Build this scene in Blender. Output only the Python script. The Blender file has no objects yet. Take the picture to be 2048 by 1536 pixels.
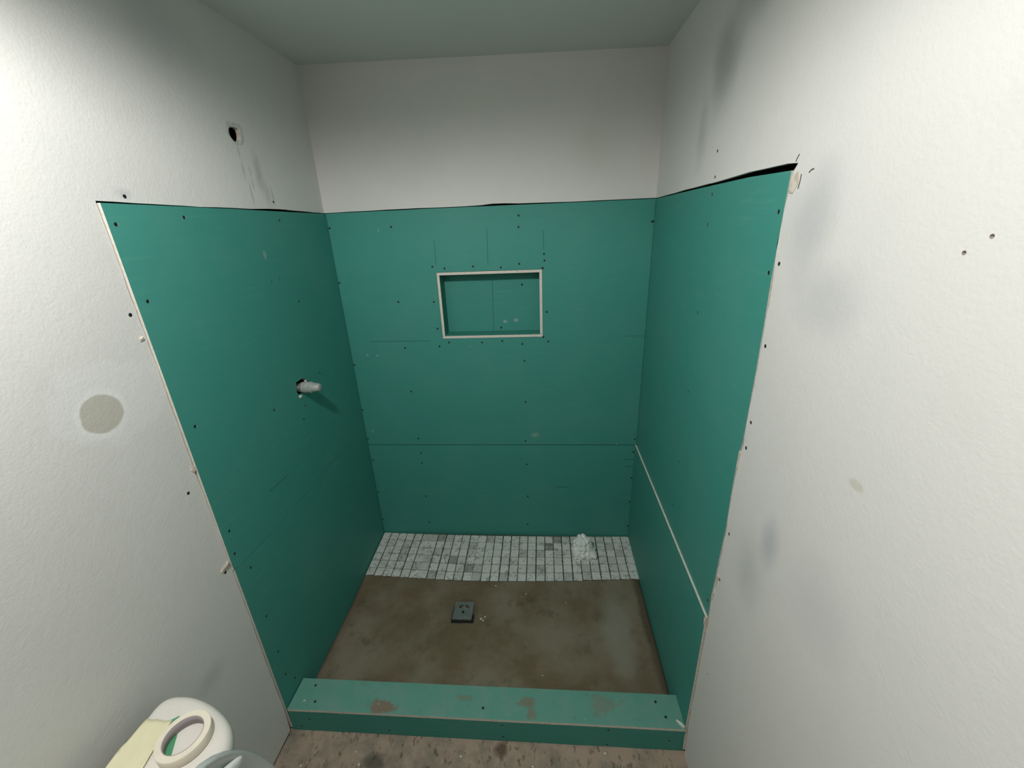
import bpy, bmesh, math, random
from mathutils import Vector, Matrix, noise
from mathutils.geometry import delaunay_2d_cdt
random.seed(7)
C = bpy.context.scene.collection
S = bpy.context.scene

# ---------------------------------------------------------------- camera
cam_d = bpy.data.cameras.new('camera'); cam = bpy.data.objects.new('camera', cam_d); C.objects.link(cam)
RX, RY, RZ = -0.365843, 0.040199, 0.081396            # pitch, roll, yaw of a camera that looks along +Y
Rm = Matrix.Rotation(RZ, 3, 'Z') @ Matrix.Rotation(RX, 3, 'X') @ Matrix.Rotation(RY, 3, 'Y')
cols = (Rm.col[0], Rm.col[2], -Rm.col[1])
M4 = Matrix((cols[0], cols[1], cols[2])).transposed().to_4x4()
M4.translation = Vector((0.255354, -2.019158, 1.845663))
cam.matrix_world = M4
cam_d.sensor_width = 36.0; cam_d.lens = 818.409031 / 2048 * 36.0
cam_d.clip_start = 0.02
S.camera = cam

# ---------------------------------------------------------------- world, lamp, exposure
wd = bpy.data.worlds.new('world'); S.world = wd; wd.use_nodes = True
wd.node_tree.nodes['Background'].inputs[0].default_value = (0, 0, 0, 1)
wd.node_tree.nodes['Background'].inputs[1].default_value = 0
# recessed ceiling downlight: a wide cone whose soft cut-off leaves the ceiling and the top of the walls to bounced light
ld = bpy.data.lights.new('ceiling_lamp', 'SPOT'); ld.energy = 63; ld.color = (1.0, 0.985, 0.975)
ld.spot_size = math.radians(176); ld.spot_blend = 0.36; ld.shadow_soft_size = 0.05
lamp = bpy.data.objects.new('ceiling_lamp', ld); C.objects.link(lamp); lamp.location = (-0.24, -1.76, 2.44)
S.view_settings.view_transform = 'Standard'; S.view_settings.look = 'None'
S.view_settings.gamma = 1.0; S.view_settings.use_curve_mapping = False
S.view_settings.exposure = 0.0
D = {
  'LU_s': [[-1.0366, 1.8871], [-0.8286, 1.9063], [-1.0251, 1.7023], [-0.3732, 1.9036], [-0.364, 1.5893], [-1.0159, 1.3383], [-0.6778, 1.2357], [-0.4848, 1.168], [-0.3254, 1.2587], [-0.5163, 1.1195], [-1.0324, 0.8824], [-1.0238, 0.9667]],
  'LL_s': [[-0.9931, 0.7837], [-0.9971, 0.5593], [-0.998, 0.3772], [-1.0174, 0.2536], [-0.965, 0.1798]],
  'LW_s': [[-0.9839, 1.9513], [-1.0775, 1.678], [-0.3786, 1.9691], [-1.1018, 1.1685], [-1.0812, 0.8515]],
  'BU_s': [[-0.4502, 1.8675], [0.1515, 1.8941], [0.1499, 1.845], [0.266, 1.7221], [0.2681, 1.6927], [-0.2728, 1.6811], [-0.2138, 1.6713], [-0.0744, 1.6762], [0.0596, 1.6674], [0.148, 1.6813], [-0.4643, 1.5167], [-0.2834, 1.512], [-0.279, 1.3763], [0.2769, 1.4483], [-0.2264, 1.3027], [-0.055, 1.2994], [0.0496, 1.3052], [0.1518, 1.2875], [0.2837, 1.2981], [-0.2782, 1.2833], [-0.462, 1.2776], [0.1604, 1.1977], [-0.4604, 1.0324], [0.1595, 0.965], [-0.4564, 0.7438], [0.1534, 0.7274], [0.7608, 0.738], [0.7562, 1.8454], [-0.7495, 1.873], [-0.7653, 1.6188], [-0.7671, 1.1888], [-0.7667, 0.924], [-0.7509, 0.7441]],
  'BL_s': [[-0.4544, 0.5825], [-0.4518, 0.6493], [-0.4567, 0.3504], [-0.4568, 0.1573], [-0.7453, 0.5983], [-0.747, 0.3778], [-0.7538, 0.1731], [0.157, 0.5752], [0.1575, 0.3558], [0.1508, 0.1514], [0.7555, 0.6582], [0.7643, 0.489], [0.7612, 0.3246], [0.7608, 0.1517]],
  'N_s': [[0.1542, 1.5731], [0.0385, 1.3544]],
  'RU_s': [[-0.6446, 1.9138], [-0.6385, 1.8307], [-1.0325, 1.8549], [-1.0368, 1.7285], [-0.6467, 1.5619], [-0.6502, 1.2845], [-0.6432, 0.9961], [-0.6373, 0.7924], [-1.0268, 0.731]],
  'RL_s': [[-0.6372, 0.6943], [-1.0339, 0.6512], [-0.6208, 0.3956], [-0.6135, 0.1475]],
  'RW_s': [[-1.0723, 1.7508], [-0.6451, 2.0275], [-0.6509, 1.9599], [-1.0796, 1.5702], [-1.08, 1.3766], [-1.0771, 1.0332], [-1.0802, 1.3055], [-1.0729, 0.863], [-1.1057, 0.5076], [-1.4935, 1.8155], [-1.4678, 1.7962]],
  'CT_s': [[-0.6857, -0.9588], [-0.6556, -1.0189], [0.0117, -1.0124], [0.6709, -0.9611], [0.6952, -1.0123]],
  'CF_s': [[0.0866, 0.0932], [0.0872, 0.0239], [0.4817, 0.0968], [0.4819, 0.0132], [0.7062, 0.0544], [-0.3604, 0.0267], [-0.6751, 0.0674], [-0.7188, 0.0203]],
  'R_edge': [[-1.0567, 1.9329], [-1.0534, 1.9123], [-1.0543, 1.8796], [-1.0485, 1.7911], [-1.0571, 1.7021], [-1.0584, 1.6353], [-1.0623, 1.5117], [-1.0611, 1.3617], [-1.0634, 1.3065], [-1.0521, 1.2417], [-1.0522, 1.1566], [-1.0585, 1.0209], [-1.0509, 0.9249], [-1.0502, 0.844], [-1.0454, 0.7769], [-1.0512, 0.6854], [-1.05, 0.6296], [-1.0471, 0.1777], [-1.0585, 0.0191]],
  'R_top': [[0.0205, 1.9408], [-0.536, 1.9412], [-0.8738, 1.9387], [-1.0537, 1.9315]],
  'R_topw': [[0.0219, 1.945], [-0.5345, 1.9457], [-0.6918, 1.9456], [-0.8717, 1.9444], [-1.0372, 1.937], [-1.0732, 1.9399]],
  'L_edge': [[-1.0582, 1.931], [-1.0561, 1.5952], [-1.0601, 1.2276], [-1.0545, 0.839], [-1.0554, 0.4885], [-1.047, 0.1314]],
  'L_top': [[-1.0582, 1.931], [-0.7529, 1.9354], [-0.5271, 1.936], [-0.3501, 1.9366], [0.0069, 1.9365]],
  'L_seam': [[-1.0495, 0.8339], [-0.9721, 0.8296], [-0.7855, 0.8024], [-0.5815, 0.8206], [-0.3225, 0.8225], [-0.0257, 0.8059]],
  'R_seam': [[-0.0307, 0.7042], [-1.0567, 0.6815]],
  'B_top': [[-0.7581, 1.9383], [-0.3966, 1.9412], [-0.1618, 1.9403], [0.0344, 1.9408], [0.0916, 1.9426], [0.3844, 1.9389], [0.7569, 1.9399]],
  'B_seam': [[-0.7546, 0.7049], [0.7714, 0.7022]],
  'B_low': [[-0.7585, 0.0798], [0.7685, 0.0771]],
  'ceil': [[-0.7534, 2.5139], [0.7581, 2.4881]],
  'hole': [[-0.5332, 2.1846], [-0.5169, 2.1906], [-0.5002, 2.191], [-0.4915, 2.1825], [-0.4945, 2.1629], [-0.5048, 2.1494], [-0.5184, 2.1456], [-0.5299, 2.1524], [-0.5388, 2.1651]],
  'hole_ring': [[-0.534, 2.2055], [-0.512, 2.2087], [-0.4873, 2.2051], [-0.473, 2.1919], [-0.4699, 2.1747], [-0.4803, 2.155]],
  'valve_hole': [[-0.5115, 1.2833], [-0.4623, 1.2849], [-0.4395, 1.2696], [-0.4396, 1.2398], [-0.4562, 1.2186], [-0.4897, 1.2232], [-0.514, 1.2287], [-0.5205, 1.2448]],
  'pencilB': [[[-0.2513, 1.8027], [-0.2538, 1.6889]], [[0.0014, 1.8484], [-0.0011, 1.6877]], [[0.2624, 1.8279], [0.2662, 1.74]], [[0.6641, 1.3189], [0.7738, 1.3166]], [[-0.6438, 1.3161], [-0.3251, 1.3126]]],
  'pencilBL': [[[0.7028, 0.612], [0.7645, 0.6071]], [[0.7094, 0.566], [0.7675, 0.5636]], [[0.3175, 0.4275], [0.3898, 0.4213]]],
  'pencilN': [[[0.0059, 1.6047], [-0.0035, 1.3365]]],
  'pencilL': [[[-0.8159, 0.9686], [-0.7037, 0.9632]], [[-0.511, 1.6946], [-0.5137, 1.6803]], [[-0.4581, 1.7015], [-0.4645, 1.6777]]],
  'patch': [[-1.2263, 1.4777], [-1.2768, 1.5016], [-1.1712, 1.4518], [-1.2058, 1.5294], [-1.2476, 1.424], [-1.1392, 1.5423], [-1.1062, 1.5304]],
  'LWblobs': [[-0.4327, 2.1038], [-0.4133, 1.9742], [-1.275, 0.6287], [-0.7409, 2.388], [-1.101, 2.2827]],
  'drips': [[[-0.5106, 2.1411], [-0.5126, 2.0931], [-0.5071, 2.0247]], [[-0.4761, 2.0825], [-0.4759, 2.0434], [-0.4764, 1.9953]], [[-0.4936, 2.0259], [-0.4985, 1.9403]], [[-0.3765, 2.0278], [-0.3727, 1.9447]]],
  'RWblobs': [[-0.593, 2.2238], [-0.7257, 2.2783], [-0.4813, 2.0969], [-1.1815, 1.8699], [-1.2803, 1.7419], [-1.2548, 1.1434], [-1.2358, 1.0025], [-1.4392, 1.1658], [-1.3566, 1.951], [-1.4235, 1.432], [-1.2201, 0.4588]],
  'Lsm': [[-0.5134, 1.7844], [-1.0551, 0.8773], [-0.953, 0.2359]],
  'Bsm': [[-0.5128, 1.8544], [-0.6697, 1.243], [-0.6158, 1.2393], [-0.7164, 0.7923], [0.2071, 0.7651], [-0.1187, 1.2793], [0.6548, 0.7084]],
  'Nsm': [[0.0597, 1.386], [0.1177, 1.3926]],
  'crumbs': [[-0.0649, -0.5585], [-0.0464, -0.5467], [-0.0538, -0.5664], [-0.01, -0.3665], [0.1534, -0.4154], [0.3591, -0.4631], [0.2387, -0.8243], [0.2981, -0.3758]],
  'fcrumbs': [[-0.6608, -1.1636], [-0.4433, -1.15], [-0.5601, -1.054], [-0.067, -1.1072], [0.2011, -1.1246], [0.47, -1.0721], [-0.4718, -1.111]],
  'tcrumbs': [[-0.6988, -1.019], [-0.3986, -1.0174], [0.3987, -1.0316]],
  'fsplot': [[-0.3985, -1.1325], [-0.6925, -1.1151], [0.0772, -1.0783], [-0.2003, -1.1229], [0.6315, -1.0827]],
  'curbstain': [[-0.3704, -1.0233], [0.1719, -0.9867], [0.2015, -1.0203], [0.4583, -0.9828], [-0.064, -0.9791], [0.5982, -1.0274]],
  'splinter': [[0.7358, -1.0228, 0.133], [0.764, -1.0457, 0.133]],
  'chips': [[-1.0679, 1.9263], [-1.0879, 1.918], [-1.0914, 1.8946], [-1.0573, 1.8916], [-1.0583, 1.9137]],
  'chips2': [[-1.0548, 0.8624], [-1.0757, 0.8651], [-1.0565, 0.8153], [-1.0501, 0.7679], [-1.0372, 0.7595], [-1.0431, 0.8207]],
  'Lchip': [[-1.0628, 0.8807], [-1.0579, 0.8592], [-1.083, 0.8637], [-1.0973, 0.866], [-1.0896, 0.8745], [-1.0739, 0.8752]],
  'Lchip2': [[-1.0695, 1.6226], [-1.066, 1.6138], [-1.0777, 1.6091], [-1.0803, 1.6163]]}

# ---------------------------------------------------------------- node helpers
class NT:
    def __init__(s, name, rough=0.8, spec=0.3):
        s.m = bpy.data.materials.new(name); s.m.use_nodes = True
        s.t = s.m.node_tree; s.b = s.t.nodes['Principled BSDF']
        s.b.inputs['Roughness'].default_value = rough
        s.b.inputs['Specular IOR Level'].default_value = spec
        s.pos = s.n('ShaderNodeNewGeometry').outputs['Position']
        s.col = None
    def n(s, kind, **kw):
        x = s.t.nodes.new(kind)
        for k, v in kw.items(): setattr(x, k, v)
        return x
    def link(s, a, b): s.t.links.new(a, b)
    def val(s, sock, v):
        if isinstance(v, (int, float, tuple, list)): sock.default_value = v
        else: s.link(v, sock)
    def math(s, op, a, b=0.0):
        x = s.n('ShaderNodeMath', operation=op); s.val(x.inputs[0], a); s.val(x.inputs[1], b); return x.outputs[0]
    def noise(s, scale, detail=3, rough=0.5, stretch=None, dist=0.0):
        x = s.n('ShaderNodeTexNoise'); x.inputs['Scale'].default_value = scale; x.inputs['Detail'].default_value = detail
        x.inputs['Roughness'].default_value = rough; x.inputs['Distortion'].default_value = dist
        p = s.pos
        if stretch:
            v = s.n('ShaderNodeVectorMath', operation='MULTIPLY'); s.link(p, v.inputs[0]); v.inputs[1].default_value = stretch; p = v.outputs[0]
        s.link(p, x.inputs['Vector']); return x.outputs['Fac']
    def ramp(s, f, lo, hi, a=0.0, b=1.0):
        x = s.n('ShaderNodeMapRange', interpolation_type='SMOOTHSTEP'); s.val(x.inputs[0], f)
        for i, v in enumerate((lo, hi, a, b)): x.inputs[i+1].default_value = v
        return x.outputs[0]
    def blob(s, c, r, edge=0.6, nz=None, amp=0.6):
        v = s.n('ShaderNodeVectorMath', operation='SUBTRACT'); s.link(s.pos, v.inputs[0]); v.inputs[1].default_value = c
        u = s.n('ShaderNodeVectorMath', operation='DIVIDE'); s.link(v.outputs[0], u.inputs[0]); u.inputs[1].default_value = r
        l = s.n('ShaderNodeVectorMath', operation='LENGTH'); s.link(u.outputs[0], l.inputs[0])
        d = l.outputs['Value']
        if nz is not None: d = s.math('ADD', d, s.math('MULTIPLY', s.math('SUBTRACT', nz, 0.5), amp))
        return s.ramp(d, 1.0 - edge, 1.0, 1.0, 0.0)
    def base(s, c): s.col = tuple(c) + (1.0,)
    def mix(s, f, c):
        x = s.n('ShaderNodeMix', data_type='RGBA')
        s.val(x.inputs[0], f)
        s.val(x.inputs[6], s.col); s.val(x.inputs[7], tuple(c) + (1.0,) if isinstance(c, (tuple, list)) else c)
        s.col = x.outputs[2]
    def bump(s, h, strength=0.2, dist=0.002):
        x = s.n('ShaderNodeBump'); x.inputs['Strength'].default_value = strength; x.inputs['Distance'].default_value = dist
        s.link(h, x.inputs['Height']); s.link(x.outputs[0], s.b.inputs['Normal'])
    def done(s):
        if s.col is not None: s.val(s.b.inputs['Base Color'], s.col)
        return s.m
def flat(name, c, rough=0.7, spec=0.3, var=0.0, scale=40, metal=0.0):
    t = NT(name, rough, spec); t.base(c); t.b.inputs['Metallic'].default_value = metal
    if var:
        t.mix(t.ramp(t.noise(scale, 4), 0.35, 0.65, 0, 1), [min(1, v * (1 + var)) for v in c])
    return t.done()

W2 = 0.762
CEIL = lambda x: 2.501 - 0.017 * x
# painted, orange-peel wall with joint-compound patches and other soft tone clouds
def wall_mat(name, side, blobs, extra=None):
    t = NT(name, 0.62, 0.3); t.base((0.70, 0.695, 0.66))
    big = t.noise(2.2, 4, 0.55); t.mix(t.ramp(big, 0.45, 0.72, 0, 0.35), (0.62, 0.64, 0.63))
    mid = t.noise(9, 5, 0.6); t.mix(t.ramp(mid, 0.5, 0.75, 0, 0.15), (0.60, 0.60, 0.56))
    for c, r, col, k, e in blobs:
        f = t.math('MULTIPLY', t.blob(c, r, e, t.noise(5, 4), 0.9), k); t.mix(f, col)
    if extra: extra(t)
    t.bump(t.math('ADD', t.noise(170, 2, 0.5), t.math('MULTIPLY', t.noise(45, 3), 0.8)), 0.35, 0.0016)
    return t.done()
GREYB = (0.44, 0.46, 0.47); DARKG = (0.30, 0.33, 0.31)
def lext(t):
    y, z = D['patch'][0]
    n1 = t.noise(14, 4)
    t.mix(t.math('MULTIPLY', t.blob((-W2, y + .03, z + .02), (.3, .145, .11), 0.16, n1, 0.9), 0.55), (0.74, 0.745, 0.72))
    t.mix(t.math('MULTIPLY', t.blob((-W2, y, z), (.3, .066, .066), 0.22, n1, 0.15), 0.8), (0.78, 0.785, 0.76))
    t.mix(t.math('MULTIPLY', t.blob((-W2, y, z), (.3, .050, .049), 0.12, t.noise(20, 2), 0.25), 0.95), (0.50, 0.485, 0.42))
    y, z = D['hole'][1]
    for pl in D['drips']:
        for (a, b), (c, d) in zip(pl, pl[1:]):
            f = t.math('MULTIPLY', t.blob((-W2, (a+c)/2, (b+d)/2), (.3, .0045 + abs(a-c)*.55, abs(b-d)*.62), 0.7, t.noise(30, 2), .4), .45); t.mix(f, (0.30, 0.31, 0.28))
wall_left_m = wall_mat('paint_left', -1, [
    ((-W2, -.43, 2.06), (.3, .035, .10), DARKG, .45, .9), ((-W2, -.405, 1.99), (.3, .03, .07), DARKG, .35, .9),
    ((-W2, -1.25, .60), (.3, .09, .06), DARKG, .30, .95), ((-W2, -.74, 2.39), (.3, .25, .16), (.42, .44, .5), .35, .9),
    ((-W2, -.985, 1.957), (.3, .035, .02), GREYB, .5, .9)], lext)
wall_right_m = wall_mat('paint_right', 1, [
    ((W2, -.62, 2.24), (.3, .14, .16), DARKG, .62, .9), ((W2, -.50, 2.12), (.3, .07, .16), DARKG, .35, .9), ((W2, -.78, 2.36), (.3, .16, .1), DARKG, .5, .9),  # three soft darker clouds high on this wall
    ((W2, -1.16, 1.84), (.3, .10, .14), GREYB, .55, .9), ((W2, -1.25, 1.70), (.3, .13, .10), GREYB, .4, .9),
    ((W2, -1.245, 1.15), (.3, .05, .09), (.42, .44, .48), .6, .9), ((W2, -1.19, 1.02), (.3, .10, .16), GREYB, .5, .9),
    ((W2, -1.43, 1.15), (.3, .12, .12), GREYB, .25, .9), ((W2, -1.42, 1.432), (.3, .022, .012), (.5, .47, .38), .5, .5)])
wall_back_m = wall_mat('paint_back', 0, [((-.35, 0, 2.2), (.4, .3, .25), (.6, .61, .58), .35, .9), ((.5, 0, 2.15), (.15, .3, .2), (.5, .47, .38), .2, .9)])
t = NT('ceiling_paint', 0.7); t.base((0.66, 0.69, 0.665)); t.mix(t.ramp(t.noise(2.5, 4), .45, .7, 0, .4), (0.60, 0.635, 0.61)); t.bump(t.noise(150, 2), .3, .0015); ceil_m = t.done()

# green moisture-resistant board face
def green_mat():
    t = NT('green_board_paper', 0.55, 0.25); t.base((0.055, 0.278, 0.230))
    t.mix(t.ramp(t.noise(3.0, 5, 0.55), .42, .7, 0, .5), (0.080, 0.292, 0.248))
    t.mix(t.ramp(t.noise(22, 4, 0.6), .55, .8, 0, .35), (0.05, 0.25, 0.205))
    t.mix(t.ramp(t.noise(6, 3, .5, (1, 1, 12)), .55, .8, 0, .25), (0.12, 0.35, 0.28))
    sm = [(-.762, a, b, .3, .012, .022, .35) for a, b in D['Lsm'][:1]] + [(a, 0, b, r, .3, q, k) for (a, b), r, q, k in zip(D['Bsm'], (.006, .008, .008, .006, .03, .008, .006), (.014, .008, .007, .012, .02, .006, .006), (.3, .5, .5, .5, .3, .3, .8))]
    sm += [(a, .09, b, .016, .05, .011, .55) for a, b in D['Nsm']]
    nz = t.noise(60, 2)
    for x, y, z, a, b, c, k in sm:
        t.mix(t.math('MULTIPLY', t.blob((x, y, z), (a, b, c), .7, nz, .8), k), (0.42, 0.52, 0.46))
    t.bump(t.noise(260, 2), .12, .0008)
    return t.done()
green_m = green_mat()
t = NT('gypsum_edge', 0.9, 0.1); t.base((0.72, 0.68, 0.60)); t.mix(t.ramp(t.noise(90, 4), .45, .7, 0, .5), (0.55, 0.46, 0.38)); t.bump(t.noise(200, 3), .4, .001); edge_m = t.done()
t = NT('cut_gypsum', 0.95, 0.1); t.base((0.62, 0.58, 0.50)); t.mix(t.ramp(t.noise(60, 4), .4, .7, 0, .7), (0.42, 0.33, 0.27)); t.bump(t.noise(200, 3), .6, .001); gyp_m = t.done()
# curb top: same board, but trodden and muddy
t = NT('curb_board_paper', 0.6, 0.25); t.base((0.125, 0.335, 0.27)); t.mix(t.ramp(t.noise(14, 5, .6), .42, .68, 0, .5), (0.20, 0.36, 0.30)); nz = t.noise(16, 5, .65)
for (x, y), r, k in zip(D['curbstain'], ((.05, .022), (.035, .02), (.03, .03), (.07, .035), (.03, .012), (.03, .012)), (.85, .6, .65, .35, .35, .4)):
    t.mix(t.math('MULTIPLY', t.blob((x, y, .13), (r[0], r[1], .1), .45, nz, 4.0), k), (0.25, 0.165, 0.11))
t.mix(t.math('MULTIPLY', t.ramp(t.noise(45, 4, .6), .62, .7), .35), (0.17, 0.17, 0.12)); curb_m = t.done()
pencil_m = flat('pencil_mark', (0.035, 0.12, 0.10), .8)
screw_m = flat('black_screw', (0.012, 0.014, 0.013), .5)
cavity_m = flat('dark_framing', (0.06, 0.045, 0.03), .9)
# mortar bed
t = NT('mortar_bed', 0.85, 0.25); t.base((0.165, 0.130, 0.078)); t.mix(t.ramp(t.noise(26, 6, .7), .60, .72, 0, .5), (0.09, 0.07, 0.045)); t.mix(t.ramp(t.noise(4, 6, .6), .38, .66), (0.235, 0.205, 0.145)); t.mix(t.ramp(t.noise(12, 5, .65), .52, .72, 0, .6), (0.10, 0.085, 0.05))
t.mix(t.ramp(t.noise(7, 5, .6, (1, 2.5, 1)), .55, .75, 0, .45), (0.24, 0.17, 0.12))
n = t.noise(9, 4)
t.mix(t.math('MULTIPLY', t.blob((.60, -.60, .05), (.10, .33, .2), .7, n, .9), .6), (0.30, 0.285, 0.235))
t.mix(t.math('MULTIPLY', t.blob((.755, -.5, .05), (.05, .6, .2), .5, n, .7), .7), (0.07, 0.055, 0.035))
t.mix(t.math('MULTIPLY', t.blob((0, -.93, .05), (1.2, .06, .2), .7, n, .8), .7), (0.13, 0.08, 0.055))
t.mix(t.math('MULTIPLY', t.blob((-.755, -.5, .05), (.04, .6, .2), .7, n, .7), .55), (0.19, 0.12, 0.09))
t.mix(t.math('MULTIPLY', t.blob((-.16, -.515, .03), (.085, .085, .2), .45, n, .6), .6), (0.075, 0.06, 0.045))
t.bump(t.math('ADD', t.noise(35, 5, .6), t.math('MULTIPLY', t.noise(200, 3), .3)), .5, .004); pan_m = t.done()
# dusty concrete outside
t = NT('dusty_concrete', 0.85, 0.25); t.base((0.40, 0.315, 0.24)); t.mix(t.ramp(t.noise(9, 6, .65), .4, .64), (0.25, 0.22, 0.17)); t.mix(t.ramp(t.noise(45, 5, .7, (1, .45, 1)), .54, .66, 0, .85), (0.10, 0.075, 0.05))
t.mix(t.ramp(t.noise(90, 4, .6), .62, .7, 0, .6), (0.42, 0.36, 0.29)); n = t.noise(25, 4)
t.mix(t.math('MULTIPLY', t.blob((-.385, -1.14, 0), (.06, .035, .2), .6, n, 1.2), .75), (0.07, 0.07, 0.055))
t.mix(t.math('MULTIPLY', t.blob((.08, -1.075, 0), (.035, .035, .2), .6, n, 1.4), .8), (0.08, 0.05, 0.03))
t.bump(t.math('ADD', t.noise(70, 5, .6), t.noise(14, 3)), .5, .004); floor_m = t.done()

# ---------------------------------------------------------------- mesh helpers
def link_mesh(name, me, parent=None, loc=(0, 0, 0)):
    o = bpy.data.objects.new(name, me); C.objects.link(o)
    if parent is not None: o.parent = parent
    o.location = loc
    return o
def wloc(o):
    v = Vector(o.location)
    while o.parent: o = o.parent; v += Vector(o.location)
    return v
def obj(name, bm, mats, parent=None, smooth=False, origin=None):
    """bm is in world coordinates; the object's own origin goes to its base centre"""
    if origin is None:
        vs = [v.co for v in bm.verts]
        origin = Vector([(min(c[i] for c in vs) + max(c[i] for c in vs)) / 2 for i in range(2)] + [min(c[2] for c in vs)])
    origin = Vector(origin)
    for v in bm.verts: v.co -= origin
    bm.normal_update()
    me = bpy.data.meshes.new(name); bm.to_mesh(me); bm.free()
    for m in (mats if isinstance(mats, (list, tuple)) else [mats]): me.materials.append(m)
    if smooth:
        for p in me.polygons: p.use_smooth = True
    return link_mesh(name, me, parent, origin - (wloc(parent) if parent else Vector()))
def tag(o, label=None, cat=None, group=None, kind=None):
    if label: o['label'] = label
    if cat: o['category'] = cat
    if group: o['group'] = group
    if kind: o['kind'] = kind
    return o
def empty(name, loc, label, cat, group=None):
    o = bpy.data.objects.new(name, None); C.objects.link(o); o.location = loc; o.empty_display_size = .05
    return tag(o, label, cat, group)
def add_box(bm, a, b, mat=0, bev=0.0):
    r = bmesh.ops.create_cube(bm, size=1)
    for v in r['verts']: v.co = Vector([(a[i] + b[i]) / 2 + v.co[i] * (b[i] - a[i]) for i in range(3)])
    fs = {f for v in r['verts'] for f in v.link_faces}
    for f in fs: f.material_index = mat
    if bev:
        es = list({e for f in fs for e in f.edges})
        q = bmesh.ops.bevel(bm, geom=es, offset=bev, segments=2, affect='EDGES', profile=.5)
        for f in q['faces']: f.material_index = mat
def loft(bm, rings, cap=True, mat=0):
    vr = [[bm.verts.new(p) for p in r] for r in rings]
    for a, b in zip(vr, vr[1:]):
        for i in range(len(a)):
            f = bm.faces.new((a[i], a[(i+1) % len(a)], b[(i+1) % len(a)], b[i])); f.material_index = mat
    if cap:
        bm.faces.new(vr[0][::-1]).material_index = mat; bm.faces.new(vr[-1]).material_index = mat
    return vr
def circle(c, r, ax='z', n=24, ry=None, ph=0):
    ry = r if ry is None else ry; out = []
    for i in range(n):
        a = 2 * math.pi * i / n + ph; p, q = r * math.cos(a), ry * math.sin(a)
        out.append(Vector(c) + Vector({'z': (p, q, 0), 'x': (0, p, q), 'y': (p, 0, q)}[ax]))
    return out
AX = {  # wall frames: 2D -> 3D, and the direction that looks into the room
    'x+': (lambda u, v, d: Vector((d, u, v)), Vector((1, 0, 0))), 'x-': (lambda u, v, d: Vector((d, u, v)), Vector((-1, 0, 0))),
    'y-': (lambda u, v, d: Vector((u, d, v)), Vector((0, -1, 0))), 'z+': (lambda u, v, d: Vector((u, v, d)), Vector((0, 0, 1)))}
def plate(frame, loops, d, th):
    """flat board: outer loop, then holes; room face in slot 0, cut edges in slot 1, back in slot 0"""
    f3, nrm = AX[frame]; bm = bmesh.new()
    flat2 = [p for l in loops for p in l]
    es, k = [], 0
    for l in loops:
        es += [(k + i, k + (i + 1) % len(l)) for i in range(len(l))]; k += len(l)
    cv, _, tris, ov, _, _ = delaunay_2d_cdt([Vector(p) for p in flat2], es, [], 0, 1e-7)
    flat2 = [tuple(v) for v in cv]; remap = {}
    for i, o_ in enumerate(ov):
        for q in o_: remap[q] = i
    def inside(p, l):
        c = False
        for (ax, ay), (bx, by) in zip(l, l[1:] + l[:1]):
            if (ay > p[1]) != (by > p[1]) and p[0] < (bx - ax) * (p[1] - ay) / (by - ay) + ax: c = not c
        return c
    fr = [bm.verts.new(f3(p[0], p[1], d)) for p in flat2]; bk = [bm.verts.new(f3(p[0], p[1], d) - nrm * th) for p in flat2]
    for a, b, c in tris:
        ctr = [(flat2[a][i] + flat2[b][i] + flat2[c][i]) / 3 for i in (0, 1)]
        if not inside(ctr, loops[0]) or any(inside(ctr, h) for h in loops[1:]): continue
        if len({a, b, c}) < 3: continue
        n = (fr[b].co - fr[a].co).cross(fr[c].co - fr[a].co)
        if n.length < 1e-12: continue
        if n.dot(nrm) < 0: b, c = c, b
        bm.faces.new((fr[a], fr[b], fr[c])); bm.faces.new((bk[a], bk[c], bk[b]))
    k = 0
    for l in loops:
        m = len(l)
        for i in range(m):
            j = (i + 1) % m
            p, q = remap[k+i], remap[k+j]
            if p == q: continue
            try: f = bm.faces.new((fr[p], fr[q], bk[q], bk[p])); f.material_index = 1
            except ValueError: pass
        k += m
    for v in [v for v in bm.verts if not v.link_faces]: bm.verts.remove(v)
    bmesh.ops.recalc_face_normals(bm, faces=bm.faces[:])
    return bm
def rhole(p, r=.0052, n=8, e=1.0): return [(p[0] + r * math.cos(2*math.pi*i/n), p[1] + r * e * math.sin(2*math.pi*i/n)) for i in range(n)]
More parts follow.
